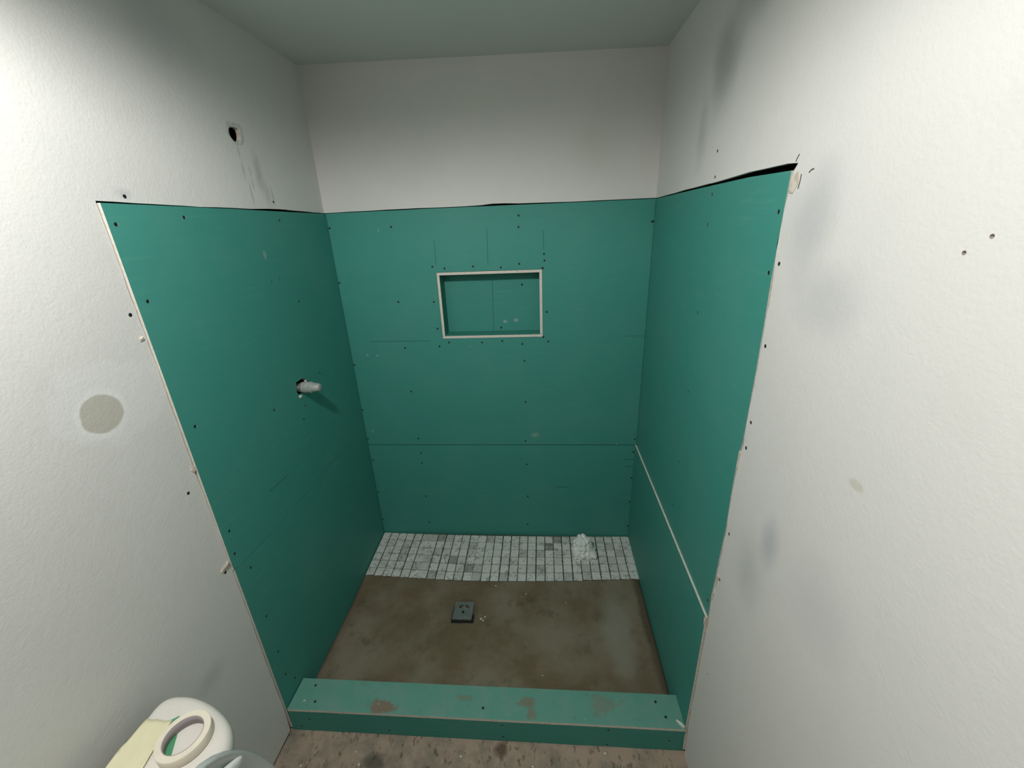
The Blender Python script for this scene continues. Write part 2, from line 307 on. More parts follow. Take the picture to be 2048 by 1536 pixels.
# one bugle-head screw, copied everywhere
sb = bmesh.new(); loft(sb, [circle((0, 0, -.006), .0022, n=10), circle((0, 0, -.002), .0052, n=10), circle((0, 0, 0), .0054, n=10)])
add_box(sb, (-.0022, -.0007, 0), (.0022, .0007, .0003)); add_box(sb, (-.0007, -.0022, 0), (.0007, .0022, .0003))
screw_me = bpy.data.meshes.new('screw'); sb.to_mesh(screw_me); sb.free(); screw_me.materials.append(screw_m)
ROT = {'x+': (0, math.pi/2, 0), 'x-': (0, -math.pi/2, 0), 'y-': (math.pi/2, 0, 0), 'z+': (0, 0, 0)}
def screws(parent, frame, d, pts, sink=.0004):
    f3, nrm = AX[frame]
    for p in pts:
        o = link_mesh('screw', screw_me, parent, f3(p[0], p[1], d) - nrm * sink - wloc(parent)); o.rotation_euler = ROT[frame]
def ribbon(parent, name, frame, d, pts, wd_=.002, mat=None, lift=.0003):
    f3, nrm = AX[frame]; bm = bmesh.new(); P = [Vector((a, b)) for a, b in pts]; rows = []
    for i, p in enumerate(P):
        t_ = (P[min(i+1, len(P)-1)] - P[max(i-1, 0)]).normalized(); q = Vector((-t_.y, t_.x)) * wd_ / 2
        rows.append([bm.verts.new(f3(*(p + s * q), d + 0) + nrm * h) for s, h in ((-1, 0), (-1, lift), (1, lift), (1, 0))])
    for a, b in zip(rows, rows[1:]):
        for i in range(4): bm.faces.new((a[i], a[(i+1) % 4], b[(i+1) % 4], b[i]))
    bm.faces.new(rows[0][::-1]); bm.faces.new(rows[-1]); bmesh.ops.recalc_face_normals(bm, faces=bm.faces[:])
    return obj(name, bm, mat or pencil_m, parent)
def wob(pts, step=.03, amp=.0015, seed=0):
    """resample a polyline and make it slightly ragged"""
    out = []
    for (a, b), (c, d) in zip(pts, pts[1:]):
        L = math.hypot(c-a, d-b); n = max(1, int(L / step))
        for i in range(n):
            t_ = i / n; x, y = a + (c-a)*t_, b + (d-b)*t_
            k = 0 if (not out) else noise.noise(Vector((x*40 + seed, y*40, seed))) * amp * 2
            nx, ny = -(d-b)/L, (c-a)/L
            out.append((x + nx*k, y + ny*k))
    out.append(tuple(pts[-1])); return out
def chip(parent, name, frame, d, pts, h=.004, mat=None, seed=1):
    """small lump of torn gypsum"""
    f3, nrm = AX[frame]; bm = bmesh.new(); cx = sum(p[0] for p in pts)/len(pts); cy = sum(p[1] for p in pts)/len(pts); n = len(pts); rings = []
    for s, q in ((1.0, -.001), (.92, h*.6), (.55, h)):
        rings.append([f3(cx + (p[0]-cx)*s*(1+.08*math.sin(7*i+seed)), cy + (p[1]-cy)*s, d) + nrm * q*(1 + .3*math.sin(5*i+seed)) for i, p in enumerate(pts)])
    loft(bm, rings); bmesh.ops.recalc_face_normals(bm, faces=bm.faces[:]); return obj(name, bm, mat or gyp_m, parent)

def chaikin2(r, n=1):
    for _ in range(n):
        o = []
        for (a, b), (c, d) in zip(r, r[1:] + r[:1]): o += [(a*.75+c*.25, b*.75+d*.25), (a*.25+c*.75, b*.25+d*.75)]
        r = o
    return r
# ================================================================ THE ROOM
YR = -3.4
SURF_L, SURF_R = -.757, .762       # room faces of the green boards
# left wall: white drywall around the cut-out for the green boards
ledge = [(-1.0585, .012), (-1.054, .10), (-1.0565, .4885), (-1.0565, .839), (-1.0605, 1.2276), (-1.0590, 1.5952), (-1.0605, 1.934)]
ltopw = [(-1.0605, 1.938), (-.7529, 1.9375), (-.62, 1.9395), (-.527, 1.940), (-.42, 1.944), (-.35, 1.945), (-.2, 1.9425), (0, 1.9395)]
outer = [(YR, .012)] + wob(ledge, .03, .0012, 1) + wob(ltopw, .05, .0006, 2)[0:] + [(0, 2.56), (YR, 2.56)]
HOLE = [(p[0] + (.009 if p[0] > -.515 else 0), p[1]) for p in chaikin2(D['hole'])]
bm = plate('x+', [outer, HOLE] + [rhole(p) for p in D['LW_s']], -W2, .0127)
wl = tag(obj('wall_left', bm, [wall_left_m, gyp_m]), kind='structure'); screws(wl, 'x+', -W2, D['LW_s'])
bm = bmesh.new(); add_box(bm, (-.90, YR, 0), (-.875, .1, 2.5)); obj('wall_cavity', bm, cavity_m, wl)
# torn paint ring round the shower-head hole
hn = len(HOLE); hy = sum(p[0] for p in HOLE)/hn; hz = sum(p[1] for p in HOLE)/hn
bm = bmesh.new(); r0 = [Vector((-W2 + .0002, p[0], p[1])) for p in HOLE]; r1 = [Vector((-W2 + .0018, hy + (p[0]-hy)*(1.15+.06*math.sin(i*.9)), hz + (p[1]-hz)*(1.15+.05*math.cos(i*1.3)))) for i, p in enumerate(HOLE)]
r2 = [Vector((-W2, hy + (p[0]-hy)*(1.35+.10*math.sin(i*.9)) + (.010 if p[0] > hy else 0), hz + (p[1]-hz)*(1.35+.1*math.cos(i*1.1)) + (.008 if p[1] > hz else 0))) for i, p in enumerate(HOLE)]
loft(bm, [r0, r1, r2], cap=False); bmesh.ops.recalc_face_normals(bm, faces=bm.faces[:]); obj('torn_paper_ring', bm, flat('torn_paint', (.52, .52, .49), .8, var=.2, scale=80), wl, True)
chip(wl, 'torn_gypsum', 'x+', -W2, D['Lchip'], .006); chip(wl, 'torn_gypsum', 'x+', -W2, D['Lchip2'], .004)
chip(wl, 'torn_gypsum', 'x+', -W2, [(-1.058, 1.215), (-1.06, 1.232), (-1.068, 1.236), (-1.072, 1.225), (-1.066, 1.212)], .004)
# right wall
redge = [(p[0] - .0025 - (.003 if i in (4, 9, 12) else 0), p[1]) for i, p in enumerate(D['R_edge'])][::-1]
redge = [(-1.0585, .0), (-1.0585, .019)] + redge[1:-1] + [(-1.062, 1.93)]
rtopw = [(-1.0735, 1.9425), (-1.037, 1.9465), (-.87, 1.9488), (-.69, 1.9465), (-.5345, 1.9462), (-.3, 1.9438), (0, 1.9415)]
outer = [(YR, 0)] + wob(redge, .02, .0022, 5) + wob(rtopw, .05, .0008, 6) + [(0, 2.56), (YR, 2.56)]
bm = plate('x-', [outer] + [rhole(p, .0048 if i < 8 else .003) for i, p in enumerate(D['RW_s'])], W2, .0127)
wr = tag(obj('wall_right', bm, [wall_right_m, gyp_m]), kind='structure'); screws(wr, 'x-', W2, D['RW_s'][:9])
bm = bmesh.new(); add_box(bm, (.875, YR, 0), (.90, .1, 2.5)); obj('wall_cavity', bm, cavity_m, wr)
chip(wr, 'torn_gypsum', 'x-', W2, [(-1.063, 1.921), (-1.082, 1.929), (-1.088, 1.905), (-1.075, 1.886), (-1.060, 1.889)], .0035)
chip(wr, 'torn_gypsum', 'x-', W2, [(-1.0585, .872), (-1.068, .868), (-1.066, .845), (-1.0575, .815), (-1.054, .83)], .003)
chip(wr, 'torn_gypsum', 'x-', W2, [(-1.053, .80), (-1.061, .795), (-1.057, .765), (-1.050, .757)], .003)
chip(wr, 'torn_gypsum', 'x-', W2, [(-1.0545, 1.285), (-1.062, 1.28), (-1.059, 1.235), (-1.0545, 1.225)], .0025)
for pts in ([(-1.092, 1.921), (-1.0915, 1.905), (-1.089, 1.895)], [(-1.072, 1.958), (-1.067, 1.952), (-1.064, 1.946)], [(-1.116, 1.921), (-1.122, 1.925), (-1.130, 1.926)]):
    ribbon(wr, 'paint_crack', 'x-', W2, pts, .0028, flat('crack_shadow', (.10, .09, .06), .9), .0004)
# back wall above the boards
btopw = [(-W2, 1.9400), (-.3966, 1.9435), (-.16, 1.9425), (-.02, 1.944), (.034, 1.948), (.09, 1.9485), (.15, 1.9445), (.3844, 1.9425), (W2, 1.9425)]
bm = plate('y-', [wob(btopw, .06, .0006, 9) + [(W2, 2.56), (-W2, 2.56)]], 0, .0127)
wb = tag(obj('wall_back', bm, [wall_back_m, gyp_m]), kind='structure')
bm = bmesh.new(); add_box(bm, (-.86, .15, 0), (.86, .18, 2.5)); obj('wall_cavity', bm, cavity_m, wb)
bm = bmesh.new(); add_box(bm, (-.9, YR - .1, 0), (.9, YR, 2.56)); tag(obj('wall_rear', bm, flat('rear_wall_low_bounce', (.22, .22, .20), .8)), kind='structure')  # unseen wall behind the camera, coloured dark to cut bounced light
bm = bmesh.new(); add_box(bm, (-.9, YR - .1, 0), (.9, .18, .05))
for v in bm.verts: v.co.z += CEIL(v.co.x)
tag(obj('ceiling', bm, ceil_m), kind='structure')
bm = bmesh.new(); add_box(bm, (-.9, YR - .1, -.05), (.9, .18, 0)); tag(obj('floor', bm, floor_m), kind='structure')

# ================================================================ GREEN BOARDS
GRP = 'green boards lining the shower'
def board(frame, loops, d, label, pts, th=.0127, wrapped=True):
    bm = plate(frame, loops + [rhole(p) for p in pts], d, th)
    if wrapped:                                   # factory edges are wrapped in the green paper
        bm.normal_update()
        for f in bm.faces:
            if abs(f.normal.z) > .9: f.material_index = 0
    o = tag(obj('drywall_sheet', bm, [green_m, edge_m]), label, 'drywall sheet', GRP); screws(o, frame, d, pts); return o
seam = [(0, .8225), (-.12, .8230), (-.3212, .8255), (-.4089, .8240), (-.6473, .8210), (-.8622, .8208), (-.9657, .8260), (-1.0222, .8285), (-1.056, .8345)]
LU = board('x+', [wob(seam, .05, .0008, 3) + [(-1.056, 1.9335), (-.62, 1.936), (0, 1.9365)], D['valve_hole']], SURF_L,
    'large upper green board on the left shower wall, holding the valve', D['LU_s'])
LL = board('x+', [[(0, .03), (0, .8210), (-.12, .8215), (-.3212, .8240), (-.4089, .8222), (-.6473, .8195), (-.8622, .8192), (-.9657, .8244), (-1.0222, .8267), (-1.0535, .8325), (-1.0495, .15), (-1.0475, .012), (-1.0, .004)]], SURF_L,
    'lower green board on the left shower wall, running down to the curb', [(-.9931, .7837), (-.9971, .5593), (-.998, .3772), (-1.0, .2536), (-.965, .1798)])
chip(LU, 'torn_gypsum', 'x+', SURF_L, [(-.5145, 1.2255), (-.498, 1.2225), (-.490, 1.2185), (-.497, 1.2085), (-.508, 1.2105), (-.515, 1.2175)], .004, flat('loose_gypsum', (.8, .77, .72), .9), 2)
for pl in D['pencilL']: ribbon(LU, 'pencil_line', 'x+', SURF_L, pl, .0025)
BU = board('y-', [[(-.756, .7055), (.761, .7048), (.761, 1.9395), (.38, 1.9388), (-.2, 1.9395), (-.756, 1.9375)], [(-.257, 1.323), (.2565, 1.323), (.2565, 1.654), (-.257, 1.654)]], 0,
    'large upper green board on the back shower wall, cut out for the niche',
    [p for p in D['BU_s'] if not (abs(p[0]) < .264 and 1.32 < p[1] < 1.66) and abs(p[0]) < .7565] + [(.7525, 1.8454), (-.7505, 1.6188), (-.7505, 1.1888), (-.7505, .924), (.752, .738)])
for pl in D['pencilB']: ribbon(BU, 'pencil_line', 'y-', 0, pl, .0022)
BL = board('y-', [[(-.756, .02), (.757, .02), (.757, .6995), (-.756, .7003)]], .0008,
    'lower green board on the back shower wall, just above the tiles', [p for p in D['BL_s'] if abs(p[0]) < .752] + [(.750, .6582), (.7505, .489), (.7505, .3246), (.7505, .1517), (-.7505, .1731)])
for pl in D['pencilBL']: ribbon(BL, 'pencil_line', 'y-', .0008, pl, .004)
RU = board('x-', [[(0, .7045), (0, 1.9385), (-.54, 1.939), (-.87, 1.9375), (-1.0537, 1.9315), (-1.0525, 1.85), (-1.0535, 1.70), (-1.0575, 1.62), (-1.060, 1.5), (-1.060, 1.32), (-1.050, 1.25), (-1.0505, 1.15), (-1.056, 1.03), (-1.049, .925), (-1.048, .844), (-1.0435, .777), (-1.048, .6815)]], SURF_R,
    'large upper green board on the right shower wall, below a black gap', [p for p in D['RU_s']])
RL = board('x-', [[(0, .03), (0, .7035), (-.5, .6935), (-1.0475, .6815), (-1.048, .40), (-1.0455, .15), (-1.054, .02), (-1.0, .004)]], SURF_R - .007,
    'lower green board on the right shower wall, with a pale top edge', [p for p in D['RL_s'] if p[1] < .69], wrapped=False)
chip(RL, 'torn_gypsum', 'x-', SURF_R - .007, [(-1.0475, .683), (-1.049, .665), (-1.046, .645), (-1.042, .66), (-1.044, .68)], .003)

# ================================================================ NICHE
nx0, nx1, nz0, nz1, th, nd = -.2555, .2555, 1.3245, 1.6525, .0125, .0895
nic = empty('shower_niche', (0, 0, nz0), 'recessed rectangular green wall niche framed by cream board edges', 'shower niche')
def slab(name, a, b, front=True, par=nic):
    bm = bmesh.new(); add_box(bm, a, b)
    bm.normal_update()
    for f in bm.faces:
        if f.normal.y < -.9 and front: f.material_index = 1
    return obj(name, bm, [green_m, edge_m], par)
slab('niche_top', (nx0, -.0015, nz1 - th), (nx1, nd + .01, nz1)); slab('niche_bottom', (nx0, -.0015, nz0), (nx1, nd + .01, nz0 + th))
slab('niche_side', (nx0, -.0005, nz0 + th + .0005), (nx0 + th, nd + .01, nz1 - th - .0005)); slab('niche_side', (nx1 - th, -.0005, nz0 + th + .0005), (nx1, nd + .01, nz1 - th - .0005))
nb = slab('niche_back', (nx0 + th + .0005, nd, nz0 + th + .0005), (nx1 - th - .0005, nd + .01, nz1 - th - .0005), False)
for pl in D['pencilN']: ribbon(nb, 'pencil_line', 'y-', nd, pl, .0022)
screws(nb, 'y-', nd, D['N_s'], -.0004); screws(nic, 'y-', -.0005, [(.2585, 1.6585), (.2585, 1.3225)], -.0006)

# ================================================================ CURB
curb = empty('shower_curb', (0, -.99, 0), 'low green board curb across the shower entrance', 'shower curb')
yf, yb, zt = -1.0495, -.932, .1285
bm = bmesh.new(); add_box(bm, (-.752, yf + .013, .003), (.757, yb - .013, zt - .0127)); obj('curb_core', bm, flat('framing_lumber', (.35, .24, .13), .8, var=.2), curb)
bm = plate('z+', [wob([(-.752, yf - .001), (-.38, yf), (.0, yf - .0005), (.4, yf), (.757, yf - .001)], .04, .0006, 4) + [(.757, yb - .001), (-.752, yb - .001)]] + [rhole(p) for p in D['CT_s']], zt, .0115)
ct = obj('top_board', bm, [curb_m, edge_m], curb); screws(ct, 'z+', zt, D['CT_s'])
bm = plate('y-', [wob([(-.757, .001), (-.4, .002), (0, .001), (.4, .002), (.7565, .001)], .04, .001, 8) + [(.7565, zt - .0125), (-.752, zt - .0125)]] + [rhole(p) for p in D['CF_s']], yf + .0005, .0122)
cf = obj('front_board', bm, [green_m, edge_m], curb); screws(cf, 'y-', yf + .0005, D['CF_s'])
bm = plate('y-', [[(-.752, .02), (.757, .02), (.757, zt - .0125), (-.752, zt - .0125)]], yb - .0125, .0120); obj('inner_board', bm, [green_m, edge_m], curb)
# white splinter of board lying at the curb's right end
bm = bmesh.new(); a, b = Vector(D['splinter'][0]), Vector(D['splinter'][1])
a.x -= .006; b.x = .753; dr = (b - a).normalized(); sd = Vector((-dr.y, dr.x, 0))
loft(bm, [[a + sd*s*.6 + Vector((0, 0, h)) for s, h in ((-.003, -.004), (.003, -.004), (.0025, .002), (-.002, .001))], [(a+b)/2 + sd*s + Vector((0, 0, h)) for s, h in ((-.004, -.0045), (.004, -.0045), (.003, .004), (-.003, .003))], [b + sd*s + Vector((0, 0, h)) for s, h in ((-.005, -.0045), (.004, -.0045), (.003, .003), (-.004, .005))]])
bmesh.ops.recalc_face_normals(bm, faces=bm.faces[:])
tag(obj('drywall_scrap', bm, flat('white_gypsum', (.74, .73, .68), .9)), 'small white splinter of drywall at the right end of the curb', 'drywall scrap')

# ================================================================ MORTAR PAN
def lerp(t, pts):
    for (a, b), (c, d) in zip(pts, pts[1:]):
        if a >= t >= c: return b + (d - b) * (a - t) / (a - c)
    return pts[-1][1] if t < pts[-1][0] else pts[0][1]
def pan_z(x, y):
    l = lerp(y, [(0, .072), (-.32, .047), (-.51, .030), (-.95, .026)]); r = lerp(y, [(0, .072), (-.32, .060), (-.52, .056), (-.95, .046)])
    s = (x + W2) / (2 * W2); z = l + (r - l) * s
    d2 = (x + .16)**2 + (y + .515)**2
    return z - .010 * math.exp(-d2 / .07)
bm = bmesh.new(); NX, NY = 110, 66; g = []
for j in range(NY + 1):
    row = []
    for i in range(NX + 1):
        x = -.7565 + 1.5105 * i / NX; y = -.004 - .9155 * j / NY
        row.append(bm.verts.new((x, y, pan_z(x, y) + .0014 * noise.noise(Vector((x*9, y*9, 0))) + .0007 * noise.noise(Vector((x*31, y*31, 4))))))
    g.append(row)
for j in range(NY):
    for i in range(NX): bm.faces.new((g[j][i], g[j+1][i], g[j+1][i+1], g[j][i+1]))
rim = g[0] + [g[j][NX] for j in range(1, NY+1)] + g[NY][::-1][1:] + [g[j][0] for j in range(NY-1, 0, -1)]
low = [bm.verts.new((v.co.x, v.co.y, .001)) for v in rim]
for i in range(len(rim)):
    j = (i + 1) % len(rim); bm.faces.new((rim[i], rim[j], low[j], low[i]))
bm.faces.new(low[::-1]); bmesh.ops.recalc_face_normals(bm, faces=bm.faces[:])
pan = tag(obj('shower_pan', bm, pan_m, smooth=True), 'brown sloped mortar bed forming the shower floor', 'shower pan')

# ---------------------------------------------------------------- drain
dx, dy = -.160, -.516; dz = pan_z(dx, dy)
dr = empty('floor_drain', (dx, dy, dz), 'square grey drain set in the brown shower floor', 'floor drain')
drain_m = NT('drain_grey', .45, .4); drain_m.base((.15, .175, .16)); drain_m.mix(drain_m.ramp(drain_m.noise(60, 4), .45, .7, 0, .7), (.22, .24, .21)); drain_m = drain_m.done()
dark_m = flat('drain_dark', (.012, .014, .012), .6)
bm = bmesh.new(); add_box(bm, (dx - .054, dy - .064, dz - .012), (dx + .060, dy + .054, dz + .0015), bev=.002); obj('drain_collar', bm, dark_m, dr)
bm = plate('z+', [[(dx - .048, dy - .050), (dx + .048, dy - .050), (dx + .048, dy + .050), (dx - .048, dy + .050)]] +
    [[(dx + r * math.cos(a), dy + .006 + r * math.sin(a)) for r, a in [(.030, a0 + (a1-a0)*i/5) for i in range(6)] + [(.016, a1 + (a0-a1)*i/5) for i in range(6)]] for a0, a1 in ((.35, 1.35), (1.8, 2.8))], dz + .011, .008)
obj('drain_cover', bm, [drain_m, drain_m], dr)
bm = bmesh.new(); loft(bm, [circle((dx, dy - .012, dz + .0105), .022, n=20), circle((dx, dy - .012, dz + .013), .021, n=20)], True); obj('cover_boss', bm, drain_m, dr)
bm = bmesh.new(); loft(bm, [circle((dx, dy - .012, dz + .0125), .008, n=12), circle((dx, dy - .012, dz + .0135), .0075, n=12)]); obj('cover_hub', bm, dark_m, dr)

# ================================================================ TILE SHEETS
t = NT('marble_tile', .35, .4); at = t.n('ShaderNodeAttribute', attribute_name='tone'); t.base((.74, .755, .71))
t.mix(t.ramp(t.noise(26, 5, .6, None, 1.6), .52, .62, 0, .75), (.34, .35, .33)); t.mix(t.ramp(t.noise(60, 4, .6, None, 2.5), .56, .62, 0, .4), (.30, .31, .29))
x = t.n('ShaderNodeMix', data_type='RGBA', blend_type='MULTIPLY'); x.inputs[0].default_value = 1; t.link(t.col, x.inputs[6]); t.link(at.outputs['Color'], x.inputs[7]); t.col = x.outputs[2]; tile_m = t.done()
backing_m = flat('tile_joint', (.028, .026, .02), .9)
place = ['leftmost', 'second from the left', 'middle', 'second from the right', 'rightmost']
P = 1.513 / 30
def front_y(x): return -.004 - .0115 * (1 - (x / W2)**2), -.3165 - .023 * (1 - (x / W2)**2)
for s in range(5):
    bm = bmesh.new(); lay = bm.loops.layers.color.new('tone'); bk = bmesh.new()
    for c in range(6):
        for r in range(6):
            i = s * 6 + c; gap = .0046
            gl = .0004 if (c == 0 and s in (1, 2)) else gap / 2; gr = .0004 if (c == 5 and s in (0, 1)) else gap / 2
            x0, x1 = -.7545 + i * P + gl, -.7545 + (i+1) * P - gr; xm = (x0 + x1) / 2; ya, yb_ = front_y(xm)
            if s == 4: ya += 0.0; yb_ += .005
            pr = (yb_ - ya) / 6; y0, y1 = ya + pr * r - .0019, ya + pr * (r+1) + .0019
            skew = .0012 * math.sin(i * 1.7)
            q = [(x0 + skew, y0), (x1 + skew, y0), (x1, y1), (x0, y1)]; tl = .006
            tone = random.choice([1, 1, 1, 1, .98, .96, .93, .88]) if random.random() > .03 else .74
            top = [Vector((a, b, pan_z(a, b) + tl)) for a, b in q]; mid = [Vector((a, b, pan_z(a, b) + tl - .0008)) for a, b in q]; bot = [Vector((a, b, pan_z(a, b) + .0015)) for a, b in q]
            cen = sum(top, Vector()) / 4; top = [v + (cen - v) * .03 for v in top]; n0 = len(bm.faces)
            loft(bm, [bot, mid, top]); bm.faces.ensure_lookup_table()
            for f in bm.faces[n0:]:
                for l in f.loops: l[lay] = (tone, tone, tone, 1)
    bmesh.ops.recalc_face_normals(bm, faces=bm.faces[:])
    o = tag(obj('mosaic_tile_sheet', bm, tile_m), 'marble mosaic tile sheet at the back of the shower, ' + place[s], 'tile sheet', 'marble mosaic tile sheets along the back wall')
    n = 12; xa, xb = -.7545 + s*6*P + .0005, -.7545 + (s+1)*6*P - .0005; rows = []
    for j in range(n + 1):
        row = []
        for i in range(n + 1):
            x_ = xa + (xb - xa) * i / n; ya, yb_ = front_y(x_); yb_ += (.005 if s == 4 else 0) + .0015; y_ = ya + (yb_ - ya) * j / n
            row.append(bk.verts.new((x_, y_, pan_z(x_, y_) + .0026)))
        rows.append(row)
    for j in range(n):
        for i in range(n): bk.faces.new((rows[j][i], rows[j+1][i], rows[j+1][i+1], rows[j][i+1]))
    r_ = bmesh.ops.extrude_face_region(bk, geom=bk.faces[:])
    for v in r_['geom']:
        if isinstance(v, bmesh.types.BMVert): v.co.z -= .002
    bmesh.ops.recalc_face_normals(bk, faces=bk.faces[:]); obj('mesh_backing', bk, backing_m, o)

# ================================================================ CRUMPLED PLASTIC
bm = bmesh.new(); bmesh.ops.create_icosphere(bm, subdivisions=5, radius=1); cx, cy = .480, -.148; bz = pan_z(cx, cy) + .006
for v in bm.verts:
    p = v.co.copy(); d = 1 + .16 * noise.noise(p * 1.5 + Vector((3, 1, 7)))
    cell = noise.voronoi(p * 2.3 + Vector((5, 2, 1)))[0]; d += .42 * (min(.5, cell[1] - cell[0]) - .25)
    cell = noise.voronoi(p * 5.0 + Vector((1, 8, 3)))[0]; d += .07 * (min(.35, cell[1] - cell[0]) - .15)
    skirt = max(0, -p.z - .05); d2 = 1 + skirt * .55 * (1 + .9 * noise.noise(Vector((p.x*2.5, p.y*2.5, 2))))
    if p.x > .2 and p.y < -.2: d2 += skirt * .8
    if p.x < -.5: d2 += skirt * .35
    x_, y_, z_ = p.x * .055 * d * d2, p.y * .052 * d * d2, p.z * .055 * d
    z_ = max(z_ + .045, 0) ; lean = .012 * z_ / .09
    v.co = Vector((cx + x_ - lean, cy + y_, bz + z_ * 1.22 + .0008))
    v.co.z += pan_z(v.co.x, v.co.y) - pan_z(cx, cy)
t = NT('crumpled_film', .4, .4); t.base((.84, .89, .85)); t.mix(t.ramp(t.noise(40, 4), .5, .7, 0, .3), (.74, .80, .75)); t.bump(t.noise(60, 2, .5, None, 1.0), .35, .003); film = t.done()
tag(obj('crumpled_plastic', bm, film, smooth=False), 'crumpled white plastic film lying on the marble tiles', 'plastic film')

# ================================================================ CRUMBS
crumb_m = flat('plaster_crumb', (.62, .63, .58), .9)
def crumb(pos, r, label, group, seed):
    bm = bmesh.new(); bmesh.ops.create_icosphere(bm, subdivisions=1, radius=r)
    for v in bm.verts: v.co = Vector((v.co.x * (1 + .4*noise.noise(v.co*300 + Vector((seed, 0, 0)))), v.co.y * (.8 + .5*noise.noise(v.co*300 + Vector((0, seed, 0)))), v.co.z * .55)) + Vector(pos) + Vector((0, 0, r*.48))
    tag(obj('plaster_crumb', bm, crumb_m), label, 'plaster crumb', group)
G1 = 'plaster crumbs on the shower floor'
lab = ['white plaster flake beside the drain, largest of its cluster', 'white plaster flake beside the drain, right of its cluster', 'white plaster flake beside the drain, lowest of its cluster', 'tiny white crumb on the mortar just below the middle tile sheet',
       'tiny white crumb on the mortar, second one below the tiles', 'tiny white crumb on the mortar, right of the shower centre', 'tiny white crumb on the mortar close to the curb', 'tiny pale crumb on the mortar at the edge of the tiles']
for k, (x, y) in enumerate(D['crumbs']): crumb((x, y, pan_z(x, y) + .0012), (.0075, .006, .006, .005, .0045, .0035, .0035, .003)[k], lab[k], G1, k*3.1)
flab = ['white plaster crumb on the concrete, leftmost one near the toilet', 'white plaster crumb on the concrete, largest beside the grey smudge', 'tiny white crumb on the concrete close to the curb, left part',
        'white plaster crumb on the concrete in front of the curb, middle', 'white crumb on the concrete at the bottom of the picture, right of the middle', 'pale crumb on the concrete close to the curb, right part', 'tiny white crumb on the concrete just above the grey smudge']
for k, (x, y) in enumerate(D['fcrumbs']): crumb((x, y, 0), (.005, .006, .003, .006, .005, .006, .004)[k], flab[k], 'plaster crumbs outside the curb', k*1.7 + 9)
for (x, y), l, r in zip(D['tcrumbs'], ('white crumb on the curb top near its left end', 'tiny pale crumb on the brown stain on the curb', 'tiny pale crumb on the right half of the curb top'), (.005, .0025, .0025)): crumb((x, y, zt), r, l, 'plaster crumbs on the curb', x*9)

# ================================================================ SHOWER VALVE
vy, vz = -.477, 1.248; vx = SURF_L
valve = empty('shower_valve', (vx, vy, vz), 'capped grey shower valve stub poking out of the left green board', 'shower valve')
t = NT('clear_cap', .22, .5); t.base((.42, .45, .43)); t.b.inputs['Transmission Weight'].default_value = .25; t.mix(t.ramp(t.noise(45, 3), .45, .65, 0, .6), (.62, .65, .63)); cap_m = t.done()
brass = flat('valve_metal', (.30, .29, .27), .35, metal=.8)
bm = bmesh.new(); loft(bm, [circle((vx + a, vy, vz), r, 'x', 28) for a, r in ((-.075, .019), (-.002, .019))]); obj('valve_body', bm, brass, valve, True)
bm = bmesh.new(); loft(bm, [circle((vx + a, vy, vz), r, 'x', 32) for a, r in ((-.0015, .0225), (.006, .0235), (.030, .0235), (.036, .0225), (.040, .0225), (.044, .0215), (.060, .0185), (.072, .0165), (.077, .0145), (.079, .011))])
bmesh.ops.recalc_face_normals(bm, faces=bm.faces[:]); obj('plastic_cap', bm, cap_m, valve, True)
bm = bmesh.new(); loft(bm, [circle((vx + a, vy, vz), r, 'x', 32) for a, r in ((.036, .0228), (.038, .0250), (.041, .0250), (.043, .0226))]); obj('cap_ring', bm, cap_m, valve, True)

# ================================================================ TOILET
por = NT('porcelain', .12, .5); por.base((.80, .765, .70)); por.mix(por.ramp(por.noise(18, 4), .5, .75, 0, .3), (.72, .67, .59)); por_m = por.done()
plast = NT('seat_plastic', .3, .45); plast.base((.47, .52, .50)); plast_m = plast.done()
YC = -1.622
toilet = empty('toilet', (-.45, YC, 0), 'cream toilet tank and raised seat lid by the left wall', 'toilet')
def lid_ring(off, z):
    pts = [(-.700, -.17), (-.6995, -.205), (-.686, -.2195), (-.665, -.224), (-.63, -.224), (-.59, -.216), (-.55, -.203), (-.50, -.178), (-.47, -.150), (-.452, -.115), (-.4445, -.07), (-.442, 0)]
    full = pts + [(a, -b) for a, b in pts[::-1][1:]]
    out = []
    for a, b in full:
        m_ = Vector((a + .575, b)); k = 1 + off / max(.05, m_.length); out.append(Vector((-.575 + m_.x * k, YC + m_.y * k, z)))
    return out[::-1] if False else out
def chaikin(r, n=2):
    for _ in range(n):
        o = []
        for i in range(len(r)):
            a, b = r[i], r[(i+1) % len(r)]; o += [a * .75 + b * .25, a * .25 + b * .75]
        r = o
    return r
bm = bmesh.new(); loft(bm, [chaikin(lid_ring(o, z)) for o, z in ((-.030, .742), (-.008, .742), (-.002, .746), (0, .755), (0, .768), (-.003, .777), (-.009, .784), (-.018, .788), (-.035, .7900), (-.1, .791))]); bmesh.ops.recalc_face_normals(bm, faces=bm.faces[:])
obj('tank_lid', bm, por_m, toilet, True)
bm = bmesh.new(); loft(bm, [chaikin(lid_ring(o, z)) for o, z in ((-.05, .40), (-.035, .405), (-.030, .43), (-.022, .60), (-.014, .7415))]); bmesh.ops.recalc_face_normals(bm, faces=bm.faces[:]); obj('tank', bm, por_m, toilet, True)
def oval(cx_, z, rx_, ry_, n=36, back=None):
    o = [Vector((cx_ + rx_ * math.cos(2*math.pi*i/n), YC + ry_ * math.sin(2*math.pi*i/n), z)) for i in range(n)]
    if back is not None:
        for v in o: v.x = max(v.x, back)
    return o
